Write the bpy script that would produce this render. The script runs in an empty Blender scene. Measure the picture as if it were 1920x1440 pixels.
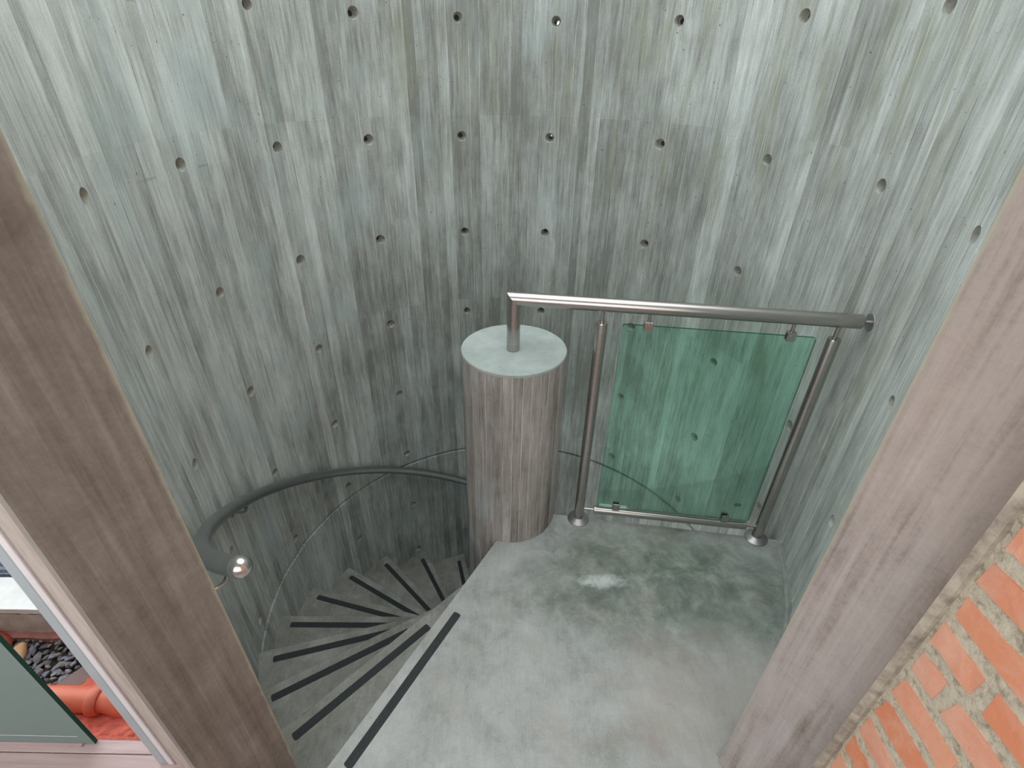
import bpy, bmesh, math, random
from mathutils import Vector, Matrix, noise
random.seed(7)
scene = bpy.context.scene
COL = scene.collection
sin, cos, pi, rad = math.sin, math.cos, math.pi, math.radians

# ------------------------------------------------------------------ camera
cd = bpy.data.cameras.new('camera'); cam = bpy.data.objects.new('camera', cd); COL.objects.link(cam)
cd.sensor_width = 36.0; cd.lens = 964.55/1920*36.0; cd.clip_start = 0.02; cd.clip_end = 200
Rv = Vector((0.99982038, 0.01017086, 0.01599251)); Uv = Vector((-0.01895275, 0.53654655, 0.84365786)); Fv = Vector((0, 0.84380943, -0.53664294))
M = Matrix(((Rv.x, Uv.x, -Fv.x, 0.0086), (Rv.y, Uv.y, -Fv.y, -1.5685), (Rv.z, Uv.z, -Fv.z, 1.6287), (0, 0, 0, 1)))
cam.matrix_world = M
scene.camera = cam

# ------------------------------------------------------------------ world, light, exposure
w = bpy.data.worlds.new('overcast'); scene.world = w; w.use_nodes = True
bg = w.node_tree.nodes['Background']
bg.inputs['Color'].default_value = (0.93, 0.985, 1.0, 1); bg.inputs['Strength'].default_value = 1.0
scene.view_settings.view_transform = 'Standard'; scene.view_settings.look = 'None'
scene.view_settings.gamma = 1.0; scene.view_settings.use_curve_mapping = False
scene.view_settings.exposure = 1.50

# ------------------------------------------------------------------ node helpers
class NT:
    def __init__(s, name):
        s.m = bpy.data.materials.new(name); s.m.use_nodes = True
        s.t = s.m.node_tree; s.b = s.t.nodes['Principled BSDF']; s.out = s.t.nodes['Material Output']
        s.geo = s.t.nodes.new('ShaderNodeTexCoord')
    def n(s, typ, **k):
        q = s.t.nodes.new(typ)
        for a, v in k.items(): setattr(q, a, v)
        return q
    def set(s, sock, v):
        if hasattr(v, 'is_output') or isinstance(v, bpy.types.NodeSocket): s.t.links.new(v, sock)
        else: sock.default_value = v
    def math(s, op, a, b=0.0, c=0.0, clamp=False):
        q = s.n('ShaderNodeMath', operation=op); q.use_clamp = clamp
        s.set(q.inputs[0], a); s.set(q.inputs[1], b); s.set(q.inputs[2], c); return q.outputs[0]
    def xyz(s, v):
        q = s.n('ShaderNodeSeparateXYZ'); s.set(q.inputs[0], v); return q.outputs
    def vec(s, x, y, z):
        q = s.n('ShaderNodeCombineXYZ'); s.set(q.inputs[0], x); s.set(q.inputs[1], y); s.set(q.inputs[2], z); return q.outputs[0]
    def noise(s, v, scale=1.0, detail=3.0, rough=0.55, dist=0.0):
        q = s.n('ShaderNodeTexNoise'); s.set(q.inputs['Vector'], v); q.inputs['Scale'].default_value = scale
        q.inputs['Detail'].default_value = detail; q.inputs['Roughness'].default_value = rough; q.inputs['Distortion'].default_value = dist
        return q.outputs['Fac']
    def white(s, v):
        q = s.n('ShaderNodeTexWhiteNoise', noise_dimensions='3D'); s.set(q.inputs['Vector'], v); return q.outputs['Value']
    def ramp(s, f, stops):
        q = s.n('ShaderNodeValToRGB'); s.set(q.inputs[0], f); e = q.color_ramp.elements
        while len(e) < len(stops): e.new(0.5)
        for i, (p, c) in enumerate(stops):
            e[i].position = p; e[i].color = (c[0], c[1], c[2], 1) if hasattr(c, '__len__') else (c, c, c, 1)
        return q.outputs[0]
    def mix(s, f, a, b, mode='MIX'):
        q = s.n('ShaderNodeMix', data_type='RGBA', blend_type=mode); s.set(q.inputs[0], f)
        for sock, v in ((q.inputs[6], a), (q.inputs[7], b)):
            if isinstance(v, tuple) and len(v) == 3: v = (*v, 1)
            s.set(sock, v)
        return q.outputs[2]
    def mr(s, v, a, b, c=0.0, d=1.0):
        q = s.n('ShaderNodeMapRange'); s.set(q.inputs[0], v)
        for i, x in zip((1, 2, 3, 4), (a, b, c, d)): q.inputs[i].default_value = x
        return q.outputs[0]
    def bump(s, h, strength=0.3, dist=0.002, prev=None):
        q = s.n('ShaderNodeBump'); q.inputs['Strength'].default_value = strength; q.inputs['Distance'].default_value = dist
        s.set(q.inputs['Height'], h)
        if prev is not None: s.set(q.inputs['Normal'], prev)
        return q.outputs[0]
    def done(s, col=None, rough=None, metal=None, normal=None, spec=None):
        if col is not None: s.set(s.b.inputs['Base Color'], (*col, 1) if isinstance(col, tuple) and len(col) == 3 else col)
        if rough is not None: s.set(s.b.inputs['Roughness'], rough)
        if metal is not None: s.b.inputs['Metallic'].default_value = metal
        if spec is not None: s.b.inputs['Specular IOR Level'].default_value = spec
        if normal is not None: s.t.links.new(normal, s.b.inputs['Normal'])
        return s.m

A0 = -149.6; NB = 124; A1 = 147.2; DA = (A1 - A0)/NB       # wall angles (clockwise from +y), boards
R = 1.10; RO = 1.27

def board_concrete(name, a0, da, rr, cx, cols, olive, dark_centre, course_h=0.9, course_o=0.4, fin=0.8):
    t = NT(name); p = t.xyz(t.geo.outputs['Object'])
    x = t.math('SUBTRACT', p[0], cx)
    ang = t.math('ARCTAN2', x, p[1])
    u = t.math('MULTIPLY', ang, rr)
    bf = t.math('DIVIDE', t.math('SUBTRACT', ang, rad(a0)), rad(da))
    bi = t.math('FLOOR', bf)
    fr = t.math('SUBTRACT', bf, bi)
    ci = t.math('FLOOR', t.math('DIVIDE', t.math('ADD', p[2], course_o + 9.0), course_h))
    v1 = t.white(t.vec(bi, ci, 3.3)); v2 = t.white(t.vec(bi, ci, 9.1))
    # streaks shift from board to board
    v3 = t.white(t.vec(bi, 1.7, 5.5)); sh = t.math('MULTIPLY', v3, 7.0)
    st = t.noise(t.vec(t.math('MULTIPLY', u, 55.0), t.math('ADD', t.math('MULTIPLY', p[2], 3.0), sh), 0.0), 1.0, 4.0, 0.6, 0.25)
    st2 = t.noise(t.vec(t.math('MULTIPLY', u, 170.0), t.math('ADD', t.math('MULTIPLY', p[2], 7.0), sh), 2.0), 1.0, 3.0, 0.65)
    big = t.noise(t.vec(t.math('MULTIPLY', u, 2.2), t.math('MULTIPLY', p[2], 1.5), 5.0), 1.0, 4.0, 0.6, 0.4)
    blot = t.noise(t.vec(t.math('MULTIPLY', u, 14.0), t.math('MULTIPLY', p[2], 5.0), 1.0), 1.0, 5.0, 0.7, 0.3)
    grain = t.noise(t.geo.outputs['Object'], 260.0, 3.0, 0.7)
    f = t.math('ADD', t.math('MULTIPLY', v1, 0.07), t.math('MULTIPLY', v3, 0.12))
    for s_, k in ((st, 0.36), (st2, 0.34), (big, 0.40), (blot, 0.30), (grain, 0.22)):
        f = t.math('ADD', f, t.math('MULTIPLY', s_, k))
    f = t.mr(f, 0.69, 1.08)
    # albedo darkened towards the drum's back, painting in the weaker light there
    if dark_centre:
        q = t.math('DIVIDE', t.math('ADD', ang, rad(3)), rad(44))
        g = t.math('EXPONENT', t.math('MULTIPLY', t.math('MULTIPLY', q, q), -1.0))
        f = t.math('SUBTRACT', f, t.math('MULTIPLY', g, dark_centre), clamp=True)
    c = t.ramp(f, cols)
    # olive weathering
    om = t.noise(t.vec(t.math('MULTIPLY', u, 9.0), t.math('MULTIPLY', p[2], 1.6), 11.0), 1.0, 4.0, 0.65, 0.5)
    hi = t.mr(p[2], -0.3, 1.9, 0.15, 1.0)
    c = t.mix(t.math('MULTIPLY', t.math('MULTIPLY', t.mr(om, 0.50, 0.68), t.math('MULTIPLY', hi, t.mr(ang, -1.2, 0.9, 0.25, 1.0))), olive), c, (0.27, 0.285, 0.18))
    # bluish tint patches
    bm = t.noise(t.vec(t.math('MULTIPLY', u, 4.0), t.math('MULTIPLY', p[2], 2.5), 21.0), 1.0, 3.0, 0.6, 0.3)
    c = t.mix(t.math('MULTIPLY', t.mr(bm, 0.52, 0.70), t.mr(ang, 0.6, -1.0, 0.1, 0.6)), c, (0.44, 0.53, 0.54), 'MIX')
    # fins between boards: thin light line and thin dark line, broken up
    edge = t.math('ABSOLUTE', t.math('SUBTRACT', fr, 0.5))
    brk = t.noise(t.vec(t.math('MULTIPLY', bi, 3.7), t.math('MULTIPLY', p[2], 3.0), 4.0), 1.0, 3.0, 0.6)
    wlim = t.math('SUBTRACT', 0.492, t.math('MULTIPLY', v2, 0.03))
    line = t.math('GREATER_THAN', edge, wlim)
    lf = t.math('MULTIPLY', line, t.mr(brk, 0.40, 0.52, 0.0, fin))
    dk = t.math('MULTIPLY', line, t.mr(brk, 0.50, 0.36, 0.0, fin*0.75))
    c = t.mix(t.math('MULTIPLY', lf, 0.75), c, (0.66, 0.70, 0.67))
    c = t.mix(dk, c, (0.10, 0.105, 0.09))
    # small pits
    pit = t.noise(t.geo.outputs['Object'], 70.0, 2.0, 0.5)
    pm = t.mr(pit, 0.27, 0.22)
    c = t.mix(t.math('MULTIPLY', pm, 0.45), c, (0.08, 0.08, 0.07))
    h = t.math('ADD', t.math('MULTIPLY', st2, 0.6), t.math('MULTIPLY', st, 0.8))
    h = t.math('ADD', h, t.math('ADD', t.math('MULTIPLY', grain, 0.25), t.math('SUBTRACT', t.math('MULTIPLY', lf, 0.8), t.math('MULTIPLY', pm, 1.0))))
    return t.done(c, 0.82, 0, t.bump(h, 0.8, 0.003), 0.3)

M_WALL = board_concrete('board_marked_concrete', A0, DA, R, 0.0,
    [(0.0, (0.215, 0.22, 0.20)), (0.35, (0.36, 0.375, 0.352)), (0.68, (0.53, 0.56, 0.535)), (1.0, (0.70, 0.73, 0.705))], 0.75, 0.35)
M_COLUMN = board_concrete('column_concrete', 0.0, 10.0, 0.182, 0.0131,
    [(0.0, (0.15, 0.13, 0.115)), (0.35, (0.275, 0.245, 0.225)), (0.7, (0.40, 0.365, 0.345)), (1.0, (0.54, 0.505, 0.48))], 0.15, 0.0, 5.0, 4.0, 1.0)

def jamb_concrete():
    t = NT('jamb_concrete'); p = t.xyz(t.geo.outputs['Object'])
    r = t.math('SQRT', t.math('ADD', t.math('MULTIPLY', p[0], p[0]), t.math('MULTIPLY', p[1], p[1])))
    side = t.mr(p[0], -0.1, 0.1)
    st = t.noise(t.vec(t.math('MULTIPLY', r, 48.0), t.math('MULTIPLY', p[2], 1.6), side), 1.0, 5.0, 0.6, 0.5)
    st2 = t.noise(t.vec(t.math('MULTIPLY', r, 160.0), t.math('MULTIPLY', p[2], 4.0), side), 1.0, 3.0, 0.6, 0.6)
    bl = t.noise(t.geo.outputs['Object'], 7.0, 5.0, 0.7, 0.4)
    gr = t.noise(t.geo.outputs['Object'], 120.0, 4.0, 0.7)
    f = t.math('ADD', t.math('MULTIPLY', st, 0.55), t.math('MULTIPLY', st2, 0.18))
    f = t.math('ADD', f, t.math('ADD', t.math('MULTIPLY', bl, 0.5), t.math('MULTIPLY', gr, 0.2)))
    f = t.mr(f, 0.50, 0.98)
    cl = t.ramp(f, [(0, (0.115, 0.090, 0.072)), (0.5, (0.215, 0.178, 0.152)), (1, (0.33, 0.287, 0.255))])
    cr = t.ramp(f, [(0, (0.215, 0.18, 0.15)), (0.42, (0.40, 0.352, 0.333)), (1, (0.53, 0.49, 0.485))])  # right jamb lighter than left: light from the left opening put into colour
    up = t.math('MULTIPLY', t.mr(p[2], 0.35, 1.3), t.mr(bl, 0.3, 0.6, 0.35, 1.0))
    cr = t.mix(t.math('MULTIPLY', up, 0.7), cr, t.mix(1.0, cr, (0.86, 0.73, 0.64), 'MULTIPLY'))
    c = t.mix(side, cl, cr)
    # pale cement edge along the arris
    e = t.math('ADD', r, t.math('MULTIPLY', t.noise(t.geo.outputs['Object'], 30.0, 4.0, 0.7), 0.012))
    c = t.mix(t.mr(e, 1.113, 1.107, 0, 0.7), c, (0.40, 0.38, 0.29))
    h = t.math('ADD', t.math('MULTIPLY', st, 1.0), t.math('ADD', t.math('MULTIPLY', st2, 0.3), t.math('MULTIPLY', gr, 0.25)))
    return t.done(c, 0.85, 0, t.bump(h, 0.5, 0.003), 0.3)
M_JAMB = jamb_concrete()

def floor_concrete(name, landing):
    t = NT(name); P3 = t.geo.outputs['Object']; p = t.xyz(P3)
    a = t.noise(P3, 3.2, 6.0, 0.65, 0.7); b = t.noise(P3, 11.0, 5.0, 0.7, 0.4); g = t.noise(P3, 150.0, 3.0, 0.7)
    sc = t.noise(t.vec(t.math('MULTIPLY', p[0], 60.0), t.math('MULTIPLY', p[1], 9.0), p[2]), 1.0, 4.0, 0.65, 1.2)
    f = t.math('ADD', t.math('ADD', t.math('MULTIPLY', a, 0.5), t.math('MULTIPLY', b, 0.35)), t.math('ADD', t.math('MULTIPLY', g, 0.15), t.math('MULTIPLY', sc, 0.18)))
    f = t.mr(f, 0.47, 0.73)
    if landing:
        # damp-stained green-grey patch at the far end, cleaner bluish grey towards the door
        dx = t.math('DIVIDE', t.math('SUBTRACT', p[0], 0.62), 0.52); dy = t.math('DIVIDE', t.math('ADD', p[1], 0.33), 0.27)
        d = t.math('ADD', t.math('MULTIPLY', dx, dx), t.math('MULTIPLY', dy, dy))
        d = t.math('ADD', d, t.math('MULTIPLY', t.math('SUBTRACT', a, 0.5), 2.4))
        pt = t.mr(d, 1.7, 0.2)
        c0 = t.ramp(f, [(0, (0.285, 0.295, 0.275)), (0.5, (0.40, 0.415, 0.405)), (1, (0.50, 0.515, 0.51))])
        c1 = t.ramp(t.mr(b, 0.3, 0.7), [(0, (0.11, 0.13, 0.108)), (0.5, (0.19, 0.215, 0.185)), (1, (0.37, 0.385, 0.335))])
        c = t.mix(t.math('MULTIPLY', pt, 0.95), c0, c1)
        br = t.noise(P3, 26.0, 7.0, 0.78, 1.2)
        c = t.mix(t.mr(br, 0.42, 0.30, 0, 0.40), c, (0.17, 0.19, 0.165))
        c = t.mix(t.mr(br, 0.55, 0.70, 0, 0.40), c, (0.50, 0.51, 0.47))
        gx = t.math('DIVIDE', t.math('SUBTRACT', p[0], 0.62), 0.30); gy = t.math('DIVIDE', t.math('ADD', p[1], 0.76), 0.22)
        gg = t.math('ADD', t.math('ADD', t.math('MULTIPLY', gx, gx), t.math('MULTIPLY', gy, gy)), t.math('MULTIPLY', t.math('SUBTRACT', b, 0.5), 3.0))
        c = t.mix(t.mr(gg, 1.4, 0.2, 0, 0.42), c, (0.42, 0.345, 0.30))
        pk = t.mr(t.noise(P3, 5.0, 4.0, 0.6, 1.0), 0.52, 0.72, 0, 0.35)
        c = t.mix(pk, c, (0.42, 0.375, 0.32))
        # whitish lime stain
        ex = t.math('DIVIDE', t.math('SUBTRACT', p[0], 0.355), 0.072); ey = t.math('DIVIDE', t.math('ADD', p[1], 0.352), 0.026)
        ee = t.math('ADD', t.math('MULTIPLY', ex, ex), t.math('MULTIPLY', ey, ey))
        ee = t.math('ADD', ee, t.math('MULTIPLY', t.math('SUBTRACT', t.noise(P3, 16.0, 5.0, 0.7, 1.0), 0.5), 5.5))
        c = t.mix(t.mr(ee, 1.8, 0.0, 0, 0.7), c, (0.70, 0.74, 0.73))
        # small specks
        sp = t.noise(P3, 38.0, 1.0, 0.5)
        c = t.mix(t.mr(sp, 0.2, 0.17, 0, 0.8), c, (0.09, 0.085, 0.08))
    else:
        c = t.ramp(f, [(0, (0.19, 0.19, 0.162)), (0.5, (0.295, 0.295, 0.265)), (1, (0.42, 0.425, 0.40))])
    rg = t.mr(a, 0.3, 0.7, 0.42, 0.65)
    return t.done(c, rg, 0, t.bump(t.math('ADD', t.math('MULTIPLY', g, 0.3), b), 0.18, 0.002), 0.4)
M_LANDING = floor_concrete('landing_concrete', True)
M_STEP = floor_concrete('step_concrete', False)

def simple(name, c1, c2, scale=8.0, rough=0.7, metal=0.0, bump=0.2, dist=0.002, stretch=(1, 1, 1), spec=0.5, lo=0.35, hi=0.65, detail=5.0):
    t = NT(name)
    mp = t.n('ShaderNodeMapping'); t.t.links.new(t.geo.outputs['Object'], mp.inputs['Vector']); mp.inputs['Scale'].default_value = stretch
    a = t.noise(mp.outputs[0], scale, detail, 0.65, 0.3)
    c = t.mix(t.mr(a, lo, hi), c1, c2)
    return t.done(c, rough, metal, t.bump(a, bump, dist) if bump else None, spec)
M_CAP = simple('troweled_concrete', (0.33, 0.385, 0.365), (0.455, 0.50, 0.475), 9.0, 0.7, bump=0.15)
M_STEEL = simple('brushed_steel', (0.44, 0.415, 0.395), (0.50, 0.475, 0.455), 14.0, 0.26, 1.0, bump=0.02, dist=0.0005, stretch=(1, 1, 8))
M_STEELD = simple('satin_steel_handrail', (0.40, 0.41, 0.41), (0.46, 0.47, 0.47), 8.0, 0.30, 1.0, bump=0.0)
M_DULL = simple('turned_steel_flange', (0.42, 0.41, 0.41), (0.50, 0.49, 0.49), 30.0, 0.42, 1.0, bump=0.0)
M_POLISH = simple('polished_steel', (0.62, 0.60, 0.58), (0.70, 0.67, 0.65), 20.0, 0.2, 1.0, bump=0.0)
M_TAPE = simple('grip_tape', (0.022, 0.026, 0.028), (0.05, 0.055, 0.058), 300.0, 0.9, bump=0.5, dist=0.001)
M_PLUG = simple('tie_plug', (0.05, 0.045, 0.04), (0.12, 0.105, 0.09), 60.0, 0.9)
M_MORTAR = simple('brick_mortar', (0.35, 0.275, 0.185), (0.70, 0.61, 0.47), 75.0, 0.95, bump=1.0, dist=0.010, lo=0.30, hi=0.50, detail=8.0)
M_FILLET = simple('mortar_fillet', (0.24, 0.255, 0.235), (0.36, 0.375, 0.35), 12.0, 0.85, bump=0.3)
M_PIER = simple('pier_concrete', (0.34, 0.275, 0.235), (0.46, 0.385, 0.345), 10.0, 0.85, stretch=(3, 3, 0.6))
M_FRAME = simple('pale_aluminium_frame', (0.66, 0.60, 0.61), (0.74, 0.68, 0.69), 5.0, 0.45, bump=0.0)
M_FRAMEG = simple('grey_blue_frame', (0.33, 0.37, 0.385), (0.38, 0.42, 0.44), 5.0, 0.35, bump=0.0)
M_RED = simple('red_painted_mortar', (0.50, 0.085, 0.055), (0.78, 0.17, 0.11), 30.0, 0.7, bump=0.8, dist=0.006, detail=8.0)
M_PIPE = simple('red_painted_pipe', (0.72, 0.14, 0.075), (0.82, 0.20, 0.12), 12.0, 0.45, bump=0.15)
M_SLATEP = simple('mauve_slate', (0.20, 0.13, 0.12), (0.27, 0.18, 0.165), 12.0, 0.7)
M_CURB = simple('curb_concrete', (0.50, 0.47, 0.42), (0.72, 0.69, 0.64), 16.0, 0.9, bump=0.6, dist=0.004)
M_CURBT = simple('curb_top_painted_light', (0.80, 0.79, 0.77), (0.92, 0.91, 0.90), 14.0, 0.9, bump=0.3)  # bright base colour imitates overexposed daylight on the curb top
M_SOIL = simple('dark_soil', (0.03, 0.025, 0.022), (0.09, 0.075, 0.065), 30.0, 0.95, bump=0.8, dist=0.01)
M_LEAF = simple('orange_stone', (0.62, 0.32, 0.15), (0.78, 0.50, 0.28), 20.0, 0.6)
M_PLASTER = simple('room_plaster', (0.55, 0.46, 0.42), (0.62, 0.53, 0.48), 3.0, 0.9)
M_CEIL = simple('room_ceiling', (0.50, 0.46, 0.43), (0.56, 0.52, 0.49), 3.0, 0.9)
M_BLACK = simple('black_print', (0.008, 0.012, 0.010), (0.012, 0.016, 0.014), 3.0, 0.5, bump=0.0)
STONES = [simple('gravel_stone', c, tuple(min(1, x*1.7) for x in c), 25.0, 0.7, bump=0.5, lo=0.3, hi=0.7) for c in
          ((0.19, 0.18, 0.19), (0.24, 0.25, 0.31), (0.13, 0.12, 0.12), (0.30, 0.26, 0.22))]

def brick_mat():
    t = NT('fired_clay_brick')
    oi = t.n('ShaderNodeObjectInfo')
    g = t.n('ShaderNodeNewGeometry'); P3 = g.outputs['Position']
    a = t.noise(P3, 14.0, 6.0, 0.7, 0.4); b = t.noise(P3, 90.0, 4.0, 0.7)
    base = t.ramp(oi.outputs['Random'], [(0, (0.66, 0.235, 0.125)), (0.35, (0.70, 0.29, 0.17)), (0.7, (0.72, 0.36, 0.255)), (1.0, (0.66, 0.25, 0.145))])
    c = t.mix(t.mr(a, 0.45, 0.75, 0, 0.6), base, (0.74, 0.49, 0.39))
    c = t.mix(t.mr(b, 0.35, 0.2, 0, 0.5), c, (0.40, 0.13, 0.07))
    return t.done(c, 0.9, 0, t.bump(t.math('ADD', a, t.math('MULTIPLY', b, 0.5)), 0.5, 0.004), 0.2)
M_BRICK = brick_mat()

def wood_mat():
    t = NT('pink_grained_plank'); g = t.n('ShaderNodeNewGeometry'); p = t.xyz(g.outputs['Position'])
    a = t.noise(t.vec(t.math('MULTIPLY', p[0], 2.0), t.math('MULTIPLY', p[1], 45.0), 0.0), 1.0, 5.0, 0.6, 0.4)
    b = t.noise(t.vec(t.math('MULTIPLY', p[0], 8.0), t.math('MULTIPLY', p[1], 160.0), 1.0), 1.0, 3.0, 0.6)
    c = t.ramp(t.math('ADD', t.math('MULTIPLY', a, 0.7), t.math('MULTIPLY', b, 0.3)), [(0.3, (0.35, 0.245, 0.245)), (0.5, (0.46, 0.33, 0.325)), (0.7, (0.54, 0.405, 0.38))])
    return t.done(c, 0.5, 0, t.bump(b, 0.15, 0.001))
M_WOOD = wood_mat()

def glass_mat(name, tint, edge=False, diffuse=None, dfac=0.0, refl=1.0):
    t = NT(name); tr = t.n('ShaderNodeBsdfTransparent'); tr.inputs[0].default_value = (*tint, 1)
    gl = t.n('ShaderNodeBsdfGlossy'); gl.inputs['Roughness'].default_value = 0.02
    fr = t.n('ShaderNodeFresnel'); fr.inputs[0].default_value = 1.45
    mx = t.n('ShaderNodeMixShader'); t.t.links.new(t.math('MULTIPLY', fr.outputs[0], refl), mx.inputs[0]); t.t.links.new(tr.outputs[0], mx.inputs[1]); t.t.links.new(gl.outputs[0], mx.inputs[2])
    o = mx.outputs[0]
    if diffuse:
        df = t.n('ShaderNodeBsdfDiffuse'); df.inputs[0].default_value = (*diffuse, 1)
        m2 = t.n('ShaderNodeMixShader'); m2.inputs[0].default_value = dfac
        t.t.links.new(o, m2.inputs[1]); t.t.links.new(df.outputs[0], m2.inputs[2]); o = m2.outputs[0]
    t.t.links.new(o, t.out.inputs['Surface']); return t.m
M_GLASS = glass_mat('green_tinted_glass', (0.76, 0.945, 0.87), refl=0.5)
M_GLASSE = glass_mat('green_glass_edge', (0.10, 0.32, 0.24), diffuse=(0.05, 0.16, 0.12), dfac=0.5)
M_PANE = glass_mat('green_pane_painted_reflection', (0.40, 0.50, 0.47), diffuse=(0.235, 0.295, 0.275), dfac=0.82)  # flat diffuse share stands in for the pane's reflection of sky and room

# ------------------------------------------------------------------ object helpers
def mesh_obj(name, bm, mat, parent=None, smooth=False, bevel=0):
    me = bpy.data.meshes.new(name)
    bmesh.ops.recalc_face_normals(bm, faces=bm.faces)
    bm.to_mesh(me); bm.free()
    for m_ in (mat if isinstance(mat, (list, tuple)) else [mat]): me.materials.append(m_)
    if smooth:
        for p in me.polygons: p.use_smooth = True
    o = bpy.data.objects.new(name, me); COL.objects.link(o)
    if smooth and smooth != 'all':
        me.set_sharp_from_angle(angle=rad(40))
    if parent: o.parent = parent
    if bevel:
        b = o.modifiers.new('bevel', 'BEVEL'); b.width = bevel; b.segments = 2; b.limit_method = 'ANGLE'; b.angle_limit = rad(40)
    return o
def thing(name, label, cat, loc=(0, 0, 0), group=None):
    o = bpy.data.objects.new(name, None); COL.objects.link(o); o.empty_display_size = 0.1
    o.location = loc; o['label'] = label; o['category'] = cat
    if group: o['group'] = group
    return o
def tag(o, label, cat, group=None):
    o['label'] = label; o['category'] = cat
    if group: o['group'] = group
    return o
def keep(o, parent):
    """parent while the mesh is written in world coordinates"""
    o.parent = parent; o.matrix_parent_inverse = Matrix.Translation(-Vector(parent.location)); return o
def struct(o, label=None):
    o['kind'] = 'structure'
    if label: o['label'] = label
    return o
def frame(d):
    d = Vector(d).normalized(); a = Vector((0, 0, 1)) if abs(d.z) < 0.9 else Vector((1, 0, 0))
    x = d.cross(a).normalized(); return x, d.cross(x).normalized(), d
def tube(bm, pts, r, seg=24, caps=True):
    pts = [Vector(p) for p in pts]; rs = r if isinstance(r, (list, tuple)) else [r]*len(pts)
    rings = []; x = None
    for i, p in enumerate(pts):
        d = (pts[min(i+1, len(pts)-1)] - pts[max(i-1, 0)]).normalized()
        if x is None: x, y, _ = frame(d)
        else:
            x = (x - d*x.dot(d)).normalized(); y = d.cross(x).normalized()
        rings.append([bm.verts.new(p + rs[i]*(cos(2*pi*k/seg)*x + sin(2*pi*k/seg)*y)) for k in range(seg)])
    for a, b in zip(rings, rings[1:]):
        for k in range(seg): bm.faces.new((a[k], a[(k+1) % seg], b[(k+1) % seg], b[k]))
    if caps: bm.faces.new(rings[0]); bm.faces.new(rings[-1])
    return rings
def lathe(bm, prof, centre, axis=(0, 0, 1), seg=32):
    x, y, d = frame(axis); c = Vector(centre); rings = []
    for r, h in prof:
        if r < 1e-6: rings.append([bm.verts.new(c + d*h)])
        else: rings.append([bm.verts.new(c + d*h + r*(cos(2*pi*k/seg)*x + sin(2*pi*k/seg)*y)) for k in range(seg)])
    for a, b in zip(rings, rings[1:]):
        for k in range(seg):
            k2 = (k+1) % seg
            if len(a) == 1 and len(b) == 1: continue
            if len(a) == 1: bm.faces.new((a[0], b[k], b[k2]))
            elif len(b) == 1: bm.faces.new((a[k], a[k2], b[0]))
            else: bm.faces.new((a[k], a[k2], b[k2], b[k]))
    if len(rings[0]) > 1: bm.faces.new(rings[0])
    if len(rings[-1]) > 1: bm.faces.new(rings[-1])
def box(bm, lo, hi, jit=0.0, rng=random):
    v = [bm.verts.new((Vector((x, y, z)) + Vector([rng.uniform(-jit, jit) for _ in range(3)]))) for x in (lo[0], hi[0]) for y in (lo[1], hi[1]) for z in (lo[2], hi[2])]
    for f in ((0, 1, 3, 2), (4, 6, 7, 5), (0, 4, 5, 1), (2, 3, 7, 6), (0, 2, 6, 4), (1, 5, 7, 3)): bm.faces.new([v[i] for i in f])
    return v
def obox(bm, c, ax, half):
    c = Vector(c); v = []
    for sx in (-1, 1):
        for sy in (-1, 1):
            for sz in (-1, 1): v.append(bm.verts.new(c + ax[0]*half[0]*sx + ax[1]*half[1]*sy + ax[2]*half[2]*sz))
    for f in ((0, 1, 3, 2), (4, 6, 7, 5), (0, 4, 5, 1), (2, 3, 7, 6), (0, 2, 6, 4), (1, 5, 7, 3)): bm.faces.new([v[i] for i in f])
def prism(bm, poly, z0, z1):
    lo = [bm.verts.new((x, y, z0)) for x, y in poly]; hi = [bm.verts.new((x, y, z1)) for x, y in poly]
    n = len(poly)
    for i in range(n): bm.faces.new((lo[i], lo[(i+1) % n], hi[(i+1) % n], hi[i]))
    top = bm.faces.new(hi); bot = bm.faces.new(lo[::-1]); return top, bot
def pol(r, a, z=None):
    p = (r*sin(rad(a)), r*cos(rad(a)))
    return p if z is None else Vector((p[0], p[1], z))

# ================================================================== THE DRUM WALL
TOP = 2.75; BOT = -2.85
def bearing_of(v): return math.degrees(math.atan2(v.x, v.y))
def build_wall():
    bm = bmesh.new()
    levels = [(BOT, -1.46), (-1.457, -0.565), (-0.562, -0.549), (-0.545, 0.395), (0.403, 1.295), (1.303, 2.2), (2.206, TOP)]
    base = [-0.003, -0.003, 0.016, 0.0, 0.0, 0.0, 0.0]
    zs = [z for ab in levels for z in ab]
    rng = random.Random(3)
    off = []
    for _ in range(NB):
        o_ = rng.gauss(0, 0.0011); off.append([base[l] + (0 if l == 2 else o_ + rng.gauss(0, 0.00035)) for l in range(len(levels))])
    cols = []
    for i in range(NB):
        a = A0 + i*DA; e = 0.05
        for aa in ((a + (e if i else 0)), (a + DA - (e if i < NB-1 else 0))):
            cols.append([bm.verts.new(pol(R + off[i][l//2], aa, zs[l])) for l in range(len(zs))])
    outer = []
    for c in cols:
        a = bearing_of(c[0].co); outer.append([bm.verts.new(pol(RO, a, z)) for z in zs])
    for a, b in zip(cols, cols[1:]):
        for l in range(len(zs)-1): bm.faces.new((a[l], b[l], b[l+1], a[l+1]))
    for a, b in zip(outer, outer[1:]):
        for l in range(len(zs)-1): bm.faces.new((a[l], b[l], b[l+1], a[l+1])).material_index = 1
    for i in range(len(cols)-1):
        for l in (0, -1): bm.faces.new((cols[i][l], cols[i+1][l], outer[i+1][l], outer[i][l]))
    for c, o in ((cols[0], outer[0]), (cols[-1], outer[-1])):
        for l in range(len(zs)-1):
            f = bm.faces.new((c[l], c[l+1], o[l+1], o[l])); f.material_index = 1
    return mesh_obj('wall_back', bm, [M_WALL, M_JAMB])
wall = struct(build_wall(), 'curved board-marked grey-green concrete wall of the stairwell drum')

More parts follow.
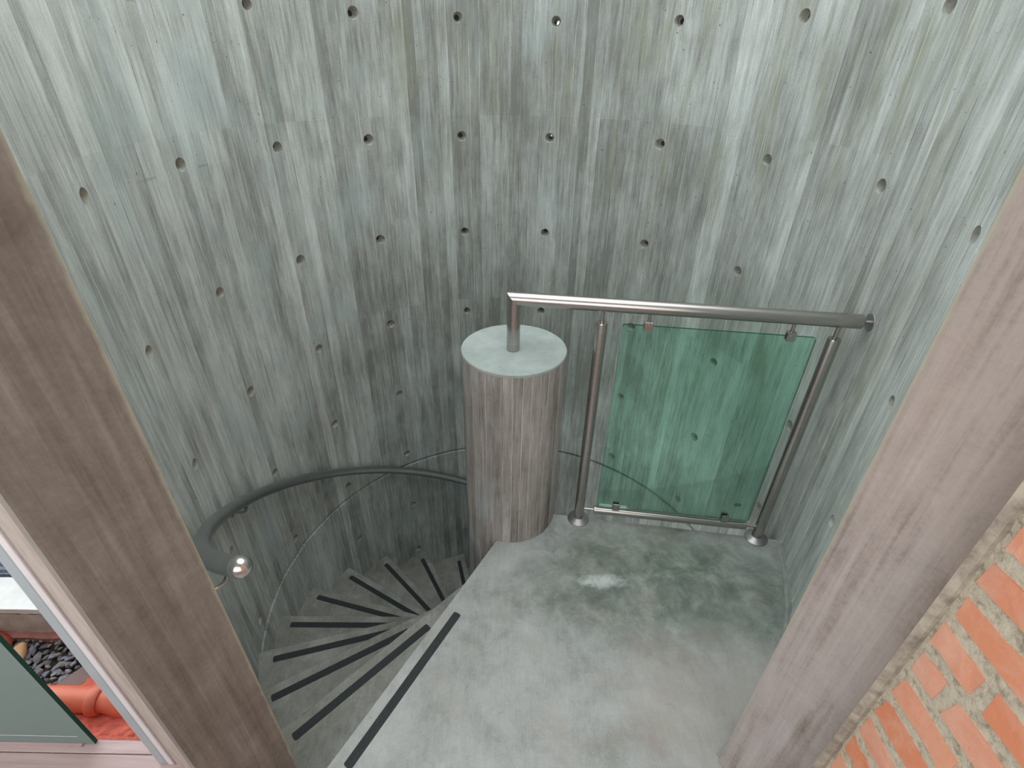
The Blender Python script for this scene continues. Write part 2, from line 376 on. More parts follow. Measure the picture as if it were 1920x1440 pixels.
HOLE_A = [-102.36, -78.97, -56.83, -35.45, -13.07, 8.59, 35.18, 60.48, 87.18, 113.66]
HOLE_Z = [1.76 - 0.444*i for i in range(8)] + [2.204]
THROUGH = {(5, 0), (5, 1)}
def cut_holes(wall):
    bm = bmesh.new(); rng = random.Random(11); plugs = []
    for ia, a in enumerate(HOLE_A):
        for iz, z in enumerate(HOLE_Z):
            z2 = z + rng.uniform(-0.006, 0.006); a2 = a + rng.uniform(-0.1, 0.1)
            d = Vector((sin(rad(a2)), cos(rad(a2)), 0)); s = rng.uniform(0.92, 1.08)
            c = d*R; c.z = z2
            prof = [(0.025*s, -0.02), (0.0215*s, -0.001), (0.0205*s, 0.002), (0.0145, 0.030), (0.0105, 0.036)]
            prof += [(0.0105, 0.26)] if (ia, iz) in THROUGH else [(0.0105, 0.060)]
            lathe(bm, prof, c, d, 20)
            if (ia, iz) not in THROUGH: plugs.append((c + d*0.045, d))
    bmesh.ops.recalc_face_normals(bm, faces=bm.faces)
    me = bpy.data.meshes.new('cut'); bm.to_mesh(me); bm.free()
    me.materials.append(simple('tie_hole_cup', (0.30, 0.295, 0.255), (0.50, 0.495, 0.44), 40.0, 0.85))
    co = bpy.data.objects.new('cut', me); COL.objects.link(co)
    md = wall.modifiers.new('b', 'BOOLEAN'); md.operation = 'DIFFERENCE'; md.solver = 'EXACT'; md.object = co; md.material_mode = 'TRANSFER'
    dg = bpy.context.evaluated_depsgraph_get(); dg.update()
    nm = bpy.data.meshes.new_from_object(wall.evaluated_get(dg))
    wall.modifiers.clear(); wall.data = nm; nm.name = 'wall_back'
    bpy.data.objects.remove(co)
    bm = bmesh.new(); lathe(bm, [(0.0, 0.0), (0.0075, 0.0), (0.0105, 0.003), (0.0105, 0.012)], (0, 0, 0), (0, 1, 0), 12)
    first = mesh_obj('tie_hole_plug', bm, M_PLUG, wall)
    for i, (p, d) in enumerate(plugs):
        o = first if i == 0 else first.copy()
        if i: COL.objects.link(o); o.parent = wall
        o.location = p; o.rotation_euler = (0, 0, -math.atan2(d.x, d.y))
cut_holes(wall)

# ================================================================== COLUMN
CX = 0.0131; CT = 0.781; CR = 0.1818
col = thing('stair_column', 'round board-marked concrete newel column with smooth pale top', 'column', (CX, 0, BOT))
bm = bmesh.new(); rng = random.Random(5); rings = []
for z in (0.0, CT - 0.012 - BOT):
    ring = []
    for i in range(36):
        o_ = random.Random(100+i).gauss(0, 0.0007)
        for k, e in enumerate((0.6, 3.5, 6.5, 9.4)):
            a = i*10 + e; ring.append(bm.verts.new(pol(CR + o_, a, z)))
    rings.append(ring)
n = len(rings[0])
for k in range(n): bm.faces.new((rings[0][k], rings[0][(k+1) % n], rings[1][(k+1) % n], rings[1][k]))
bm.faces.new(rings[0]); bm.faces.new(rings[1])
# shaft mesh uses world-like coordinates for its material
sh = mesh_obj('shaft', bm, M_COLUMN, col, smooth=True)
sh.data.transform(Matrix.Translation((CX, 0, BOT))); sh.location = (-CX, 0, -BOT)
bm = bmesh.new()
prof = [(CR+0.0005, -0.012), (CR+0.0015, -0.003), (CR-0.001, 0.0)]
vs = []
for r_, h in prof: vs.append([bm.verts.new((r_*(1+0.006*noise.noise(Vector((cos(2*pi*k/72)*3, sin(2*pi*k/72)*3, 0))))*cos(2*pi*k/72), r_*(1+0.006*noise.noise(Vector((cos(2*pi*k/72)*3, sin(2*pi*k/72)*3, 0))))*sin(2*pi*k/72), h)) for k in range(72)])
for a, b in zip(vs, vs[1:]):
    for k in range(72): bm.faces.new((a[k], a[(k+1) % 72], b[(k+1) % 72], b[k]))
bm.faces.new(vs[0]); bm.faces.new(vs[-1])
cap = mesh_obj('top_slab', bm, M_CAP, col); cap.location = (0, 0, CT - BOT); cap['label'] = 'smooth pale green-grey troweled column top'

# ================================================================== STAIR
OFF = -0.047; STEP = 15.1; DIR0 = -151.2; RISE = 0.175
def lp(k, s, off=OFF):
    a = rad(DIR0 + STEP*k); d = (sin(a), cos(a)); nrm = (d[1], -d[0])
    return (off*nrm[0] + s*d[0], off*nrm[1] + s*d[1])
def out_s(k, r, off=OFF): return math.sqrt(r*r - off*off)
def bearing(p): return math.degrees(math.atan2(p[0], p[1]))
stair = thing('spiral_staircase', 'grey concrete winder staircase with landing, spiralling down round the column', 'staircase', (0, 0, 0))
def arc(r, a, b, n):
    return [pol(r, a + (b-a)*i/n) for i in range(n+1)]
def grip(parent, k, z):
    off = OFF - 0.047
    s0, s1 = 0.512 + random.uniform(-.004, .004), 1.04
    a = rad(DIR0 + STEP*k); d = Vector((sin(a), cos(a), 0)); nr = Vector((d.y, -d.x, 0))
    poly = []
    hw = 0.0135
    for s_, sg in ((s0, -1), (s1, 1)):
        for q in range(5):
            t = rad(-90 + 45*q)
            cc = nr*off + d*(s_ - sg*0.006)
            rr = 0.006
            poly.append(cc + d*sg*rr*cos(t) + nr*((hw-rr)*(1 if sin(t) > 0 else -1 if sin(t) < 0 else 0)*sg + rr*sin(t)*sg))
    bm = bmesh.new()
    # simple rounded rectangle
    seen = []
    for p in poly:
        if all((p-q).length > 1e-5 for q in seen): seen.append(p)
    c = sum(seen, Vector())/len(seen)
    seen.sort(key=lambda p: math.atan2((p-c).dot(nr)*20, (p-c).dot(d)))
    prism(bm, [(p.x, p.y) for p in seen], z - 0.0005, z + 0.0015)
    return mesh_obj('grip_strip', bm, M_TAPE, parent)
# landing
WL = R + 0.004
pl = [lp(0, out_s(0, 0.17))]
pl += [lp(0, 0.6), lp(0, out_s(0, 1.16))]
pl += [(-0.647, -1.0975), (0.647, -1.0975)]
be = bearing((1.053, -0.13))
pl += arc(WL, A1 - 0.2, 97.4, 22)
pl += [(0.62, -0.0795), (0.2, -0.026)]
pl += [(CX + x, y) for x, y in arc(0.17, 98, 205, 10)]
bm = bmesh.new(); prism(bm, pl, -0.172, 0.0)
landing = mesh_obj('landing', bm, M_LANDING, stair, bevel=0.004)
landing['label'] = 'large grey landing slab with mottled greenish stains'
grip(landing, 0, 0.0)
# steps
for k in range(1, 16):
    z = -RISE*k
    back = OFF - 0.03
    outer_a = bearing(lp(k-1, out_s(k-1, WL, back), back)); outer_b = bearing(lp(k, out_s(k, WL)))
    rr = WL + (0.03 if k == 1 else 0)
    p = [lp(k-1, 0.15, back)] + [lp(k-1, out_s(k-1, rr, back), back)] + [pol(rr, outer_a + (outer_b-outer_a)*i/6) for i in range(1, 6)] + [lp(k, out_s(k, WL))] + [lp(k, 0.15)]
    bm = bmesh.new(); prism(bm, p, z - RISE - 0.06, z)
    st = mesh_obj('step', bm, M_STEP, stair, bevel=0.003)
    grip(st, k, z)
# mortar cove where landing meets wall
bm = bmesh.new(); prev = None
for i in range(33):
    a = 98.2 + (A1 - 0.6 - 98.2)*i/32; w_ = 0.014 + 0.005*noise.noise(Vector((a*0.15, 0, 0))); h = 0.022 + 0.008*noise.noise(Vector((a*0.2, 3, 0)))
    ring = [bm.verts.new(pol(R + 0.003, a, -0.003)), bm.verts.new(pol(R - w_, a, -0.003)), bm.verts.new(pol(R - w_, a, 0.0025)), bm.verts.new(pol(R - w_*0.45, a, 0.006)), bm.verts.new(pol(R + 0.001, a, h)), bm.verts.new(pol(R + 0.003, a, h))]
    if prev:
        for q in range(6): bm.faces.new((prev[q], prev[(q+1) % 6], ring[(q+1) % 6], ring[q]))
    else: bm.faces.new(ring)
    prev = ring
bm.faces.new(prev)
mesh_obj('mortar_fillet', bm, M_FILLET, stair, smooth=True)['label'] = 'pale mortar fillet between landing and curved wall'
# cellar floor
bm = bmesh.new(); prism(bm, arc(RO, 0, 352, 44), BOT - 0.1, BOT)
struct(mesh_obj('floor_lower', bm, M_STEP), 'dark concrete floor at the foot of the stair')

# ================================================================== GUARDRAIL
g = thing('glass_guardrail', 'brushed steel guardrail with green glass panel along the landing edge', 'railing', (0.297, -0.048, 0))
P0 = Vector((0.297, -0.048, 0)); U = Vector((1.006-0.297, -0.133+0.048, 0)).normalized(); Nn = Vector((U.y, -U.x, 0)); Z = Vector((0, 0, 1))
def G(s, z, o=0.0): return P0 + U*s + Z*z + Nn*o
def part(name, bm, mat, parent=None, **k):
    o = mesh_obj(name, bm, mat, None, **k)
    if parent is None or parent is g: return keep(o, g)
    o.parent = parent
    return o
TR = 0.0225; TZ = 0.968
def mitre_rail():
    """horizontal tube cut at 45 degrees on its left end"""
    bm = bmesh.new(); seg = 40; L = -0.289; rings = []
    for s_, mit in ((L, True), (0.772, False), (0.775, False)):
        r = TR if s_ < 0.773 else TR - 0.003
        ring = []
        for q in range(seg):
            t = 2*pi*q/seg; o_, z_ = r*cos(t), r*sin(t)
            ring.append(bm.verts.new(G(s_ - (z_ if mit else 0), TZ + z_, o_)))
        rings.append(ring)
    for a, b in zip(rings, rings[1:]):
        for q in range(seg): bm.faces.new((a[q], a[(q+1) % seg], b[(q+1) % seg], b[q]))
    bm.faces.new(rings[0]); bm.faces.new(rings[-1])
    return bm
part('top_rail', mitre_rail(), M_STEEL, smooth=True)
bm = bmesh.new(); seg = 40; lo, hi = [], []
for q in range(seg):
    t = 2*pi*q/seg; a_, o_ = TR*cos(t), TR*sin(t)
    lo.append(bm.verts.new(G(-0.289 + a_, CT - 0.004, o_))); hi.append(bm.verts.new(G(-0.289 + a_, TZ - a_, o_)))
for q in range(seg): bm.faces.new((lo[q], lo[(q+1) % seg], hi[(q+1) % seg], hi[q]))
bm.faces.new(lo); bm.faces.new(hi)
part('end_stub', bm, M_STEEL, smooth=True)
bm = bmesh.new(); tube(bm, [G(0.773, TZ), G(0.796, TZ)], 0.0055, 16); part('wall_pin', bm, M_STEEL, smooth=True)
bm = bmesh.new(); lathe(bm, [(0.027, 0), (0.027, 0.002), (0.026, 0.003), (0, 0.003)], G(0.7985, TZ), -U, 32)
part('wall_flange', bm, M_DULL, smooth=True)
for s_ in (0.0, 0.716):
    bm = bmesh.new(); lathe(bm, [(0.0195, 0.0), (0.0195, 0.900), (0.018, 0.9045), (0.0, 0.905)], G(s_, 0.002), Z, 36)
    po = part('post', bm, M_STEEL, smooth=True)
    # sub-parts
    bm = bmesh.new(); lathe(bm, [(0.045, 0.0), (0.045, 0.003), (0.042, 0.006), (0.027, 0.0105), (0.023, 0.014), (0.0192, 0.0155)], G(s_, 0.0), Z, 48)
    f_ = mesh_obj('base_flange', bm, M_DULL, None, smooth=True); f_.parent = po; 
    bm = bmesh.new(); tube(bm, [G(s_, 0.902), G(s_, TZ - TR + 0.002)], 0.0068, 16)
    f_ = mesh_obj('saddle_pin', bm, M_STEEL, None, smooth=True); f_.parent = po
bm = bmesh.new(); lathe(bm, [(0.0, 0), (0.0155, 0.0), (0.017, 0.0015), (0.017, 0.6025), (0.0155, 0.604), (0.0, 0.604)], G(0.057, 0.062), U, 32)
br = part('bottom_rail', bm, M_STEEL, smooth=True)
for a_, b_ in ((0.018, 0.060), (0.658, 0.699)):
    bm = bmesh.new(); tube(bm, [G(a_, 0.062), G(b_, 0.062)], 0.0052, 16); f_ = mesh_obj('rail_pin', bm, M_STEEL, None, smooth=True); f_.parent = br
# glass
def glass_panel():
    bm = bmesh.new(); s0, s1, z0, z1, r = 0.067, 0.664, 0.088, 0.905, 0.010
    pts = []
    for cx_, cz_, st_ in ((s1-r, z1-r, 0), (s0+r, z1-r, 90), (s0+r, z0+r, 180), (s1-r, z0+r, 270)):
        for q in range(5): pts.append((cx_ + r*cos(rad(st_+22.5*q)), cz_ + r*sin(rad(st_+22.5*q))))
    a = [bm.verts.new(G(s_, z_, -0.004)) for s_, z_ in pts]; b = [bm.verts.new(G(s_, z_, 0.004)) for s_, z_ in pts]
    n_ = len(pts)
    for i in range(n_):
        f = bm.faces.new((a[i], a[(i+1) % n_], b[(i+1) % n_], b[i])); f.material_index = 1
    bm.faces.new(a); bm.faces.new(b); return bm
gp = part('glass_panel', glass_panel(), [M_GLASS, M_GLASSE]); gp['label'] = 'green tinted glass panel with rounded corners'
# tempering stamp: an oval ring with short strokes
bm = bmesh.new(); n_ = 24
inn = []; out = []
for q in range(n_):
    t = 2*pi*q/n_
    inn.append((0.0115*cos(t), 0.0055*sin(t))); out.append((0.0145*cos(t), 0.0085*sin(t)))
def sv(s_, z_, o_): return bm.verts.new(G(0.602 + s_, 0.172 + z_, o_))
for o_ in (0.0042,):
    A_ = [sv(*p, o_) for p in inn]; B_ = [sv(*p, o_) for p in out]; A2 = [sv(*p, o_+0.0004) for p in inn]; B2 = [sv(*p, o_+0.0004) for p in out]
    for q in range(n_):
        if q % 6 == 0 : continue
        k2 = (q+1) % n_
        bm.faces.new((A_[q], A_[k2], B_[k2], B_[q])); bm.faces.new((A2[q], A2[k2], B2[k2], B2[q]))
for dx in (-0.005, 0.0, 0.005): obox(bm, G(0.602+dx, 0.172, 0.0044), (U, Nn, Z), (0.0016, 0.0002, 0.0032))
f_ = mesh_obj('tempering_stamp', bm, M_BLACK, None); f_.parent = gp; f_['label'] = 'small black oval stamp near lower corner'
for s_, top in ((0.148, True), (0.586, True), (0.145, False), (0.572, False)):
    bm = bmesh.new(); zc = 0.905 if top else 0.092
    zc2 = zc + (-0.001 if top else 0.004)
    ax = (U, Nn, Z)
    # U-shaped clamp: two cheeks and a bridge
    for sg in (-1, 1): obox(bm, G(s_, zc2, sg*0.0075), ax, (0.0135, 0.0030, 0.0155))
    obox(bm, G(s_, zc2 + (0.0125 if top else -0.0125), 0), ax, (0.0135, 0.0046, 0.0035))
    if top: tube(bm, [G(s_, zc2 + 0.014), G(s_, TZ - TR + 0.003)], 0.0055, 14)
    else: tube(bm, [G(s_, 0.075), G(s_, zc2 - 0.012)], 0.0055, 14)
    cl = part('glass_clamp', bm, M_STEEL, bevel=0.0012)
    bm = bmesh.new(); lathe(bm, [(0.0045, 0), (0.0045, 0.0012), (0.0028, 0.0012), (0.0026, 0.0002), (0, 0.0002)], G(s_, zc2 + 0.003*(1 if top else 0), 0.0106), Nn, 16)
    f_ = mesh_obj('clamp_screw', bm, M_STEEL, None, smooth=True); f_.parent = cl

# ================================================================== HANDRAIL
hr = thing('wall_handrail', 'grey steel tube handrail with rounded end following the curved wall down', 'handrail', pol(1.04, -151, 0.0))
HR = 1.04
def hz(a): return 0.035 - 0.0116*(a + 87.6)
pts = []
aend = -146.5
for i in range(150):
    a = aend + (62 - aend)*i/149
    pts.append(pol(HR, a, hz(a)))
tg = (pts[0] - pts[1]).normalized()
start = [pts[0] + tg*0.055, pts[0] + tg*0.028]
bm = bmesh.new(); tube(bm, start + pts, 0.0225, 28)
keep(mesh_obj('rail', bm, M_STEELD, None, smooth=True), hr)
bm = bmesh.new(); e0 = start[0]
lathe(bm, [(0.0222, -0.006), (0.0236, -0.003), (0.0236, 0.0)] + [(0.0236*cos(rad(t)), 0.0236*sin(rad(t))) for t in range(10, 90, 10)] + [(0, 0.0236)], e0, tg, 32)
keep(mesh_obj('end_cap', bm, M_POLISH, None, smooth=True), hr)['label'] = 'polished domed end cap'
for a in (-143.5, -97.0, -10.0, 40.0):
    c = pol(HR, a, hz(a)); d = Vector((sin(rad(a)), cos(rad(a)), 0))
    path = [c - Z*0.020, c - Z*0.038, c - Z*0.048 + d*0.004, c - Z*0.055 + d*0.012, c - Z*0.057 + d*0.024, c - Z*0.057 + d*0.062]
    bm = bmesh.new(); tube(bm, path, 0.0055, 14)
    tgn = Vector((cos(rad(a)), -sin(rad(a)), -0.19)).normalized()
    obox(bm, c - Z*0.0225, (tgn, d, Z), (0.020, 0.009, 0.0015))
    b_ = keep(mesh_obj('bracket', bm, M_STEEL, None, smooth=True), hr)
    bm = bmesh.new(); lathe(bm, [(0.018, 0), (0.018, 0.003), (0.0165, 0.0045), (0, 0.0045)], c - Z*0.057 + d*0.060, -d, 24)
    f_ = mesh_obj('wall_plate', bm, M_STEEL, None, smooth=True); f_.parent = b_

# ================================================================== BRICK WALL, ROOM
BX = 0.656
bm = bmesh.new()
# mortar face as a rough grid
ny, nz = 60, 110; Y0, Y1, Z0, Z1 = -1.0995, -2.6, -0.05, 2.62
grid = []
for i in range(ny+1):
    row = []
    for j in range(nz+1):
        y = Y0 + (Y1-Y0)*i/ny; z = Z0 + (Z1-Z0)*j/nz
        row.append(bm.verts.new((BX + 0.0012 + 0.0042*noise.noise(Vector((y*40, z*40, 0))), y, z)))
    grid.append(row)
for i in range(ny):
    for j in range(nz): bm.faces.new((grid[i][j], grid[i+1][j], grid[i+1][j+1], grid[i][j+1]))
box(bm, (BX + 0.012, Y1, Z0), (BX + 0.14, Y0, Z1))
brickwall = struct(mesh_obj('wall_right', bm, M_MORTAR), 'orange brick wall with thick sandy mortar joints beside the stair door')
PITCH = 0.0712; rngb = random.Random(21)
variants = []
for v in range(5):
    bm = bmesh.new(); r2 = random.Random(40+v)
    bmesh.ops.create_cube(bm, size=1.0)
    bmesh.ops.subdivide_edges(bm, edges=[e for e in bm.edges if abs((e.verts[0].co - e.verts[1].co).y) > 0.5], cuts=3)
    for vt in bm.verts:
        vt.co.y += r2.uniform(-0.02, 0.02); vt.co.z += r2.uniform(-0.06, 0.06); vt.co.x += r2.uniform(-0.03, 0.03)
    me = bpy.data.meshes.new('brick'); bmesh.ops.recalc_face_normals(bm, faces=bm.faces); bm.to_mesh(me); bm.free(); me.materials.append(M_BRICK); variants.append(me)
def put_brick(y0, y1, z0, h):
    o = bpy.data.objects.new('brick', rngb.choice(variants)); COL.objects.link(o); o.parent = brickwall
    o.scale = (0.03, y0 - y1, h); o.location = (BX + 0.015 - rngb.uniform(0.0005, 0.0025), (y0+y1)/2, z0 + h/2)
    m_ = o.modifiers.new('bevel', 'BEVEL'); m_.width = 0.0035; m_.segments = 2; m_.limit_method = 'ANGLE'; m_.angle_limit = rad(50)
z = 0.517 - PITCH*7 + 0.013; row = 0
while z < 2.55:
    y = -1.1055 - rngb.uniform(0, 0.006)
    first = (0.075, 0.23, 0.12, 0.05)[row % 4] if row % 4 else 0.08
    L = first
    while y > -1.95:
        y1 = max(y - L, -2.05)
        put_brick(y - 0.001, y1, z + rngb.uniform(-0.0015, 0.0015), PITCH - 0.0265 + rngb.uniform(-0.0025, 0.0025))
        y = y1 - rngb.uniform(0.014, 0.022)
        L = rngb.choice((0.24, 0.24, 0.12))
    z += PITCH; row += 1
bm = bmesh.new(); prism(bm, [(0.640, -1.0915), (0.6640, -1.0915), (0.6640, -1.1010), (0.6495, -1.1000)], 0, 2.6)
struct(mesh_obj('trim_1', bm, simple('joint_sealant', (0.22, 0.185, 0.15), (0.46, 0.40, 0.32), 30.0, 0.9, bump=0.5)), 'rough dark mortar joint between jamb and brick wall')
# room behind the camera
bm = bmesh.new(); prism(bm, [(-9, -12), (9, -12), (9, -1.3), (0.80, -1.3), (0.80, -2.62), (-3.0, -2.62), (-9, -1.3)], -0.2, -0.04); struct(mesh_obj('floor_added_ground', bm, M_LANDING), 'unseen ground added behind the covered walk to block light from below')  # unseen ground plane added to stop sky light coming from below
bm = bmesh.new(); box(bm, (-3.0, -2.72, -0.05), (0.8, -2.60, 1.0)); struct(mesh_obj('wall_front', bm, M_PLASTER), 'unseen low warm plaster parapet added behind to dim the jambs')  # unseen half-height wall, shaped to cut the light on the jambs
bm = bmesh.new(); box(bm, (-3.4, -2.60, 2.62), (0.8, -1.12, 2.75)); struct(mesh_obj('ceiling', bm, M_CEIL), 'plain room ceiling')
fl = thing('floor', 'x', 'x'); del fl['label']; del fl['category']; fl['kind'] = 'structure'; fl['label'] = 'floor of pinkish grained planks outside the drum'
y = -0.900
for i, wd in enumerate((0.034, 0.150, 0.150, 0.150, 0.15, 0.15, 0.15, 0.15, 0.15, 0.15, 0.15, 0.15, 0.15)):
    y1 = y - wd
    xr = -0.86 if y1 > -0.99 else (-0.74 if y1 > -1.09 else 0.655)
    if i == 1: xr = -0.80
    bm = bmesh.new(); yy = y
    if y > -1.0975 and xr > 0:
        prism(bm, [(-3.0, y1+0.001), (0.65, y1+0.001), (0.65, -1.0985), (-0.66, -1.0985), (-0.75, y-0.001), (-3.0, y-0.001)], -0.03, 0.0)
    else: box(bm, (-3.0, y1+0.001, -0.03), (xr, y-0.001, 0.0 if i else 0.001))
    o = mesh_obj('plank', bm, M_WOOD, fl, bevel=0.0015)
    y = y1
bm = bmesh.new(); box(bm, (-3.0, -2.75, -0.16), (0.655, -1.3, -0.032)); box(bm, (-3.0, -1.3, -0.16), (-0.93, -0.905, -0.032))
mesh_obj('subfloor', bm, M_STEP, fl)
# glazed opening on the left
pier = None
bm = bmesh.new(); prism(bm, [(-0.8130, -0.9745), (-0.846, -0.925), (-0.884, -0.900), (-0.884, -0.952)], -0.12, 2.62)
struct(mesh_obj('trim_2', bm, M_PIER), 'narrow concrete strip between drum wall and door frame')
win = thing('window_1', 'x', 'x'); del win['category']; win['kind'] = 'structure'; win['label'] = 'sliding glass door of green pane with pale frame'
bm = bmesh.new(); box(bm, (-0.8995, -0.957, 0.0), (-0.884, -0.905, 2.62)); mesh_obj('frame_post', bm, M_FRAME, win, bevel=0.002)['label'] = 'pale aluminium frame post'
bm = bmesh.new(); vv = box(bm, (-0.928, -0.956, 0.0), (-0.8998, -0.900, 2.62))
mesh_obj('frame_seal', bm, M_FRAMEG, win, bevel=0.004)['label'] = 'grey-blue inner side of frame'
bm = bmesh.new(); v = []
for dy in (0, 0.010):
    v += [bm.verts.new(p) for p in ((-1.128, -0.912+dy, 0.002), (-1.128-0.045, -0.912+dy, 2.3), (-3.0, -0.912+dy, 2.3), (-3.0, -0.912+dy, 0.002))]
fs = [bm.faces.new(v[:4]), bm.faces.new(v[4:])]
for i in range(4):
    f = bm.faces.new((v[i], v[(i+1) % 4], v[4+(i+1) % 4], v[4+i]))
    if i in (0,): f.material_index = 1
mesh_obj('glass_pane', bm, [M_PANE, M_GLASSE], win)['label'] = 'green glass pane with painted-in grey-green reflection'
bm = bmesh.new(); box(bm, (-3.0, -0.920, 0.0), (-1.16, -0.9125, 0.006)); mesh_obj('bottom_seal', bm, M_WOOD, win)
bm = bmesh.new(); box(bm, (-3.0, -0.9130, 0.045), (-1.16, -0.9121, 0.0460)); mesh_obj('pale_line', bm, M_FRAME, win)  # thin pale line along the lower pane

# ================================================================== OUTSIDE PLANTER
bm = bmesh.new(); gx, gy = 40, 30
gv = [[bm.verts.new((-4.5 + 3.62*i/gx, -0.902 + 3.4*j/gy, -0.155 + 0.01*noise.noise(Vector((i*0.7, j*0.7, 0))))) for j in range(gy+1)] for i in range(gx+1)]
for i in range(gx):
    for j in range(gy): bm.faces.new((gv[i][j], gv[i+1][j], gv[i+1][j+1], gv[i][j+1]))
for v_ in bm.verts:
    r_ = math.hypot(v_.co.x, v_.co.y)
    if r_ < RO - 0.03 and v_.co.x < 0:
        v_.co.x *= (RO - 0.03)/r_; v_.co.y *= (RO - 0.03)/r_
struct(mesh_obj('floor_outside', bm, M_SOIL), 'dark soil strip outside the glass door')

bed = thing('gravel_bed', 'bed of dark grey and bluish broken gravel outside the glass door', 'gravel', (-1.6, -0.62, -0.15))
bm = bmesh.new(); 
bv = [[bm.verts.new((-2.3 + 1.0*i/20, -0.735 + 0.215*j/8, -0.148 + 0.006*noise.noise(Vector((i*0.9, j*0.9, 4))))) for j in range(9)] for i in range(21)]
for i in range(20):
    for j in range(8): bm.faces.new((bv[i][j], bv[i+1][j], bv[i+1][j+1], bv[i][j+1]))
keep(mesh_obj('bed_soil', bm, M_SOIL, None), bed)
smesh = []
for q in range(16):
    bm = bmesh.new(); bmesh.ops.create_icosphere(bm, subdivisions=1, radius=1.0); r2 = random.Random(q)
    sx, sy, sz = r2.uniform(0.9, 1.35), r2.uniform(0.6, 0.95), r2.uniform(0.3, 0.6)
    for v_ in bm.verts: v_.co = Vector((v_.co.x*sx, v_.co.y*sy, v_.co.z*sz))*r2.uniform(0.6, 1.25)
    me = bpy.data.meshes.new('stone'); bmesh.ops.recalc_face_normals(bm, faces=bm.faces); bm.to_mesh(me); bm.free(); me.materials.append(STONES[(0, 1, 0, 2, 3, 1, 0, 2, 0, 1, 2, 0, 1, 3, 0, 2)[q]]); smesh.append(me)
rs = random.Random(8)
def stone_at(x, y, z, s):
    o = bpy.data.objects.new('stone', rs.choice(smesh)); COL.objects.link(o)
    o.scale = (s, s, s); o.rotation_euler = (rs.uniform(-.5, .5), rs.uniform(-.5, .5), rs.uniform(0, 6.28)); o.location = (x, y, z)
    o.parent = bed; o.matrix_parent_inverse = Matrix.Translation((1.6, 0.62, 0.15))
cnt = 0
for i in range(27):
    for j in range(10):
        x = -1.86 + 0.0195*i + rs.uniform(-.007, .007); y = -0.735 + 0.0215*j + rs.uniform(-.007, .007)
        if y > -0.53 or (x > -1.38 and y < -0.6 and y < -0.74 + (x+1.38)*1.2): continue
        stone_at(x, y, -0.134 + rs.uniform(-.006, .010), rs.uniform(0.0085, 0.0175)); cnt += 1

# red painted mortar
def field(name, xs, ys, nx, ny, hf, mat, base=-0.16):
    bm = bmesh.new(); g_ = []
    for i in range(nx+1):
        x = xs[0] + (xs[1]-xs[0])*i/nx
        g_.append([bm.verts.new((x, ys[0] + (ys[1]-ys[0])*j/ny, hf(x, ys[0] + (ys[1]-ys[0])*j/ny))) for j in range(ny+1)])
    for i in range(nx):
        for j in range(ny): bm.faces.new((g_[i][j], g_[i+1][j], g_[i+1][j+1], g_[i][j+1]))
    rim = [g_[i][0] for i in range(nx+1)] + [g_[nx][j] for j in range(1, ny+1)] + [g_[i][ny] for i in range(nx-1, -1, -1)] + [g_[0][j] for j in range(ny-1, 0, -1)]
    lo_ = [bm.verts.new((v_.co.x, v_.co.y, base)) for v_ in rim]
    n_ = len(rim)
    for i in range(n_): bm.faces.new((rim[i], rim[(i+1) % n_], lo_[(i+1) % n_], lo_[i]))
    bm.faces.new(lo_)
    return mesh_obj(name, bm, mat)
def hmort(x, y):
    nz_ = 0.006*noise.noise(Vector((x*45, y*45, 0))) + 0.003*noise.noise(Vector((x*120, y*120, 7)))
    return -0.095 + nz_ if y > -0.872 else -0.055 + nz_*0.4 - 0.0*(x)
tag(field('mortar_ledge', (-2.4, -1.035), (-0.897, -0.775), 90, 20, lambda x, y: (-0.045 + 0.0015*noise.noise(Vector((x*20, y*20, 0))) if y < -0.872 else -0.068 - 0.12*(y+0.872) + 0.007*noise.noise(Vector((x*45, y*45, 0))) + 0.004*noise.noise(Vector((x*120, y*120, 7)))), M_RED),
    'red painted rough mortar ledge in front of the drain pipe', 'mortar ledge')
tag(field('mortar_haunch', (-1.385, -1.08), (-0.765, -0.60), 30, 16, lambda x, y: -0.088 + 0.003*noise.noise(Vector((x*30, y*30, 2))) - (0.05 if (x < -1.35 + (y+0.7)*0.6) else 0), M_RED),
    'smooth red painted mortar haunch behind the drain pipe, below the slate piece', 'mortar haunch')
# pipe
dp = thing('drain_pipe', 'red painted drain pipe with socket and elbow beside the gravel', 'pipe', (-1.4, -0.766, -0.075))
PZ = -0.058; PY = -0.768
bm = bmesh.new(); tube(bm, [(-2.4, PY, PZ), (-1.262, PY, PZ)], 0.036, 32); keep(mesh_obj('pipe_run', bm, M_PIPE, None, smooth=True), dp)
bm = bmesh.new(); lathe(bm, [(0.036, 0), (0.043, 0.004), (0.0445, 0.010), (0.0445, 0.030), (0.040, 0.036), (0.034, 0.036)], (-1.262, PY, PZ), (1, 0, 0), 36)
keep(mesh_obj('socket', bm, M_PIPE, None, smooth=True), dp)
bm = bmesh.new(); ep = [(-1.232, PY, PZ)] + [(-1.215 + 0.07*sin(rad(t)), PY - 0.01*t/70, PZ - 0.07*(1-cos(rad(t)))) for t in range(0, 80, 10)]
tube(bm, ep, [0.0345, 0.0355] + [0.036]*6 + [0.035], 28)
keep(mesh_obj('elbow', bm, M_PIPE, None, smooth=True), dp)
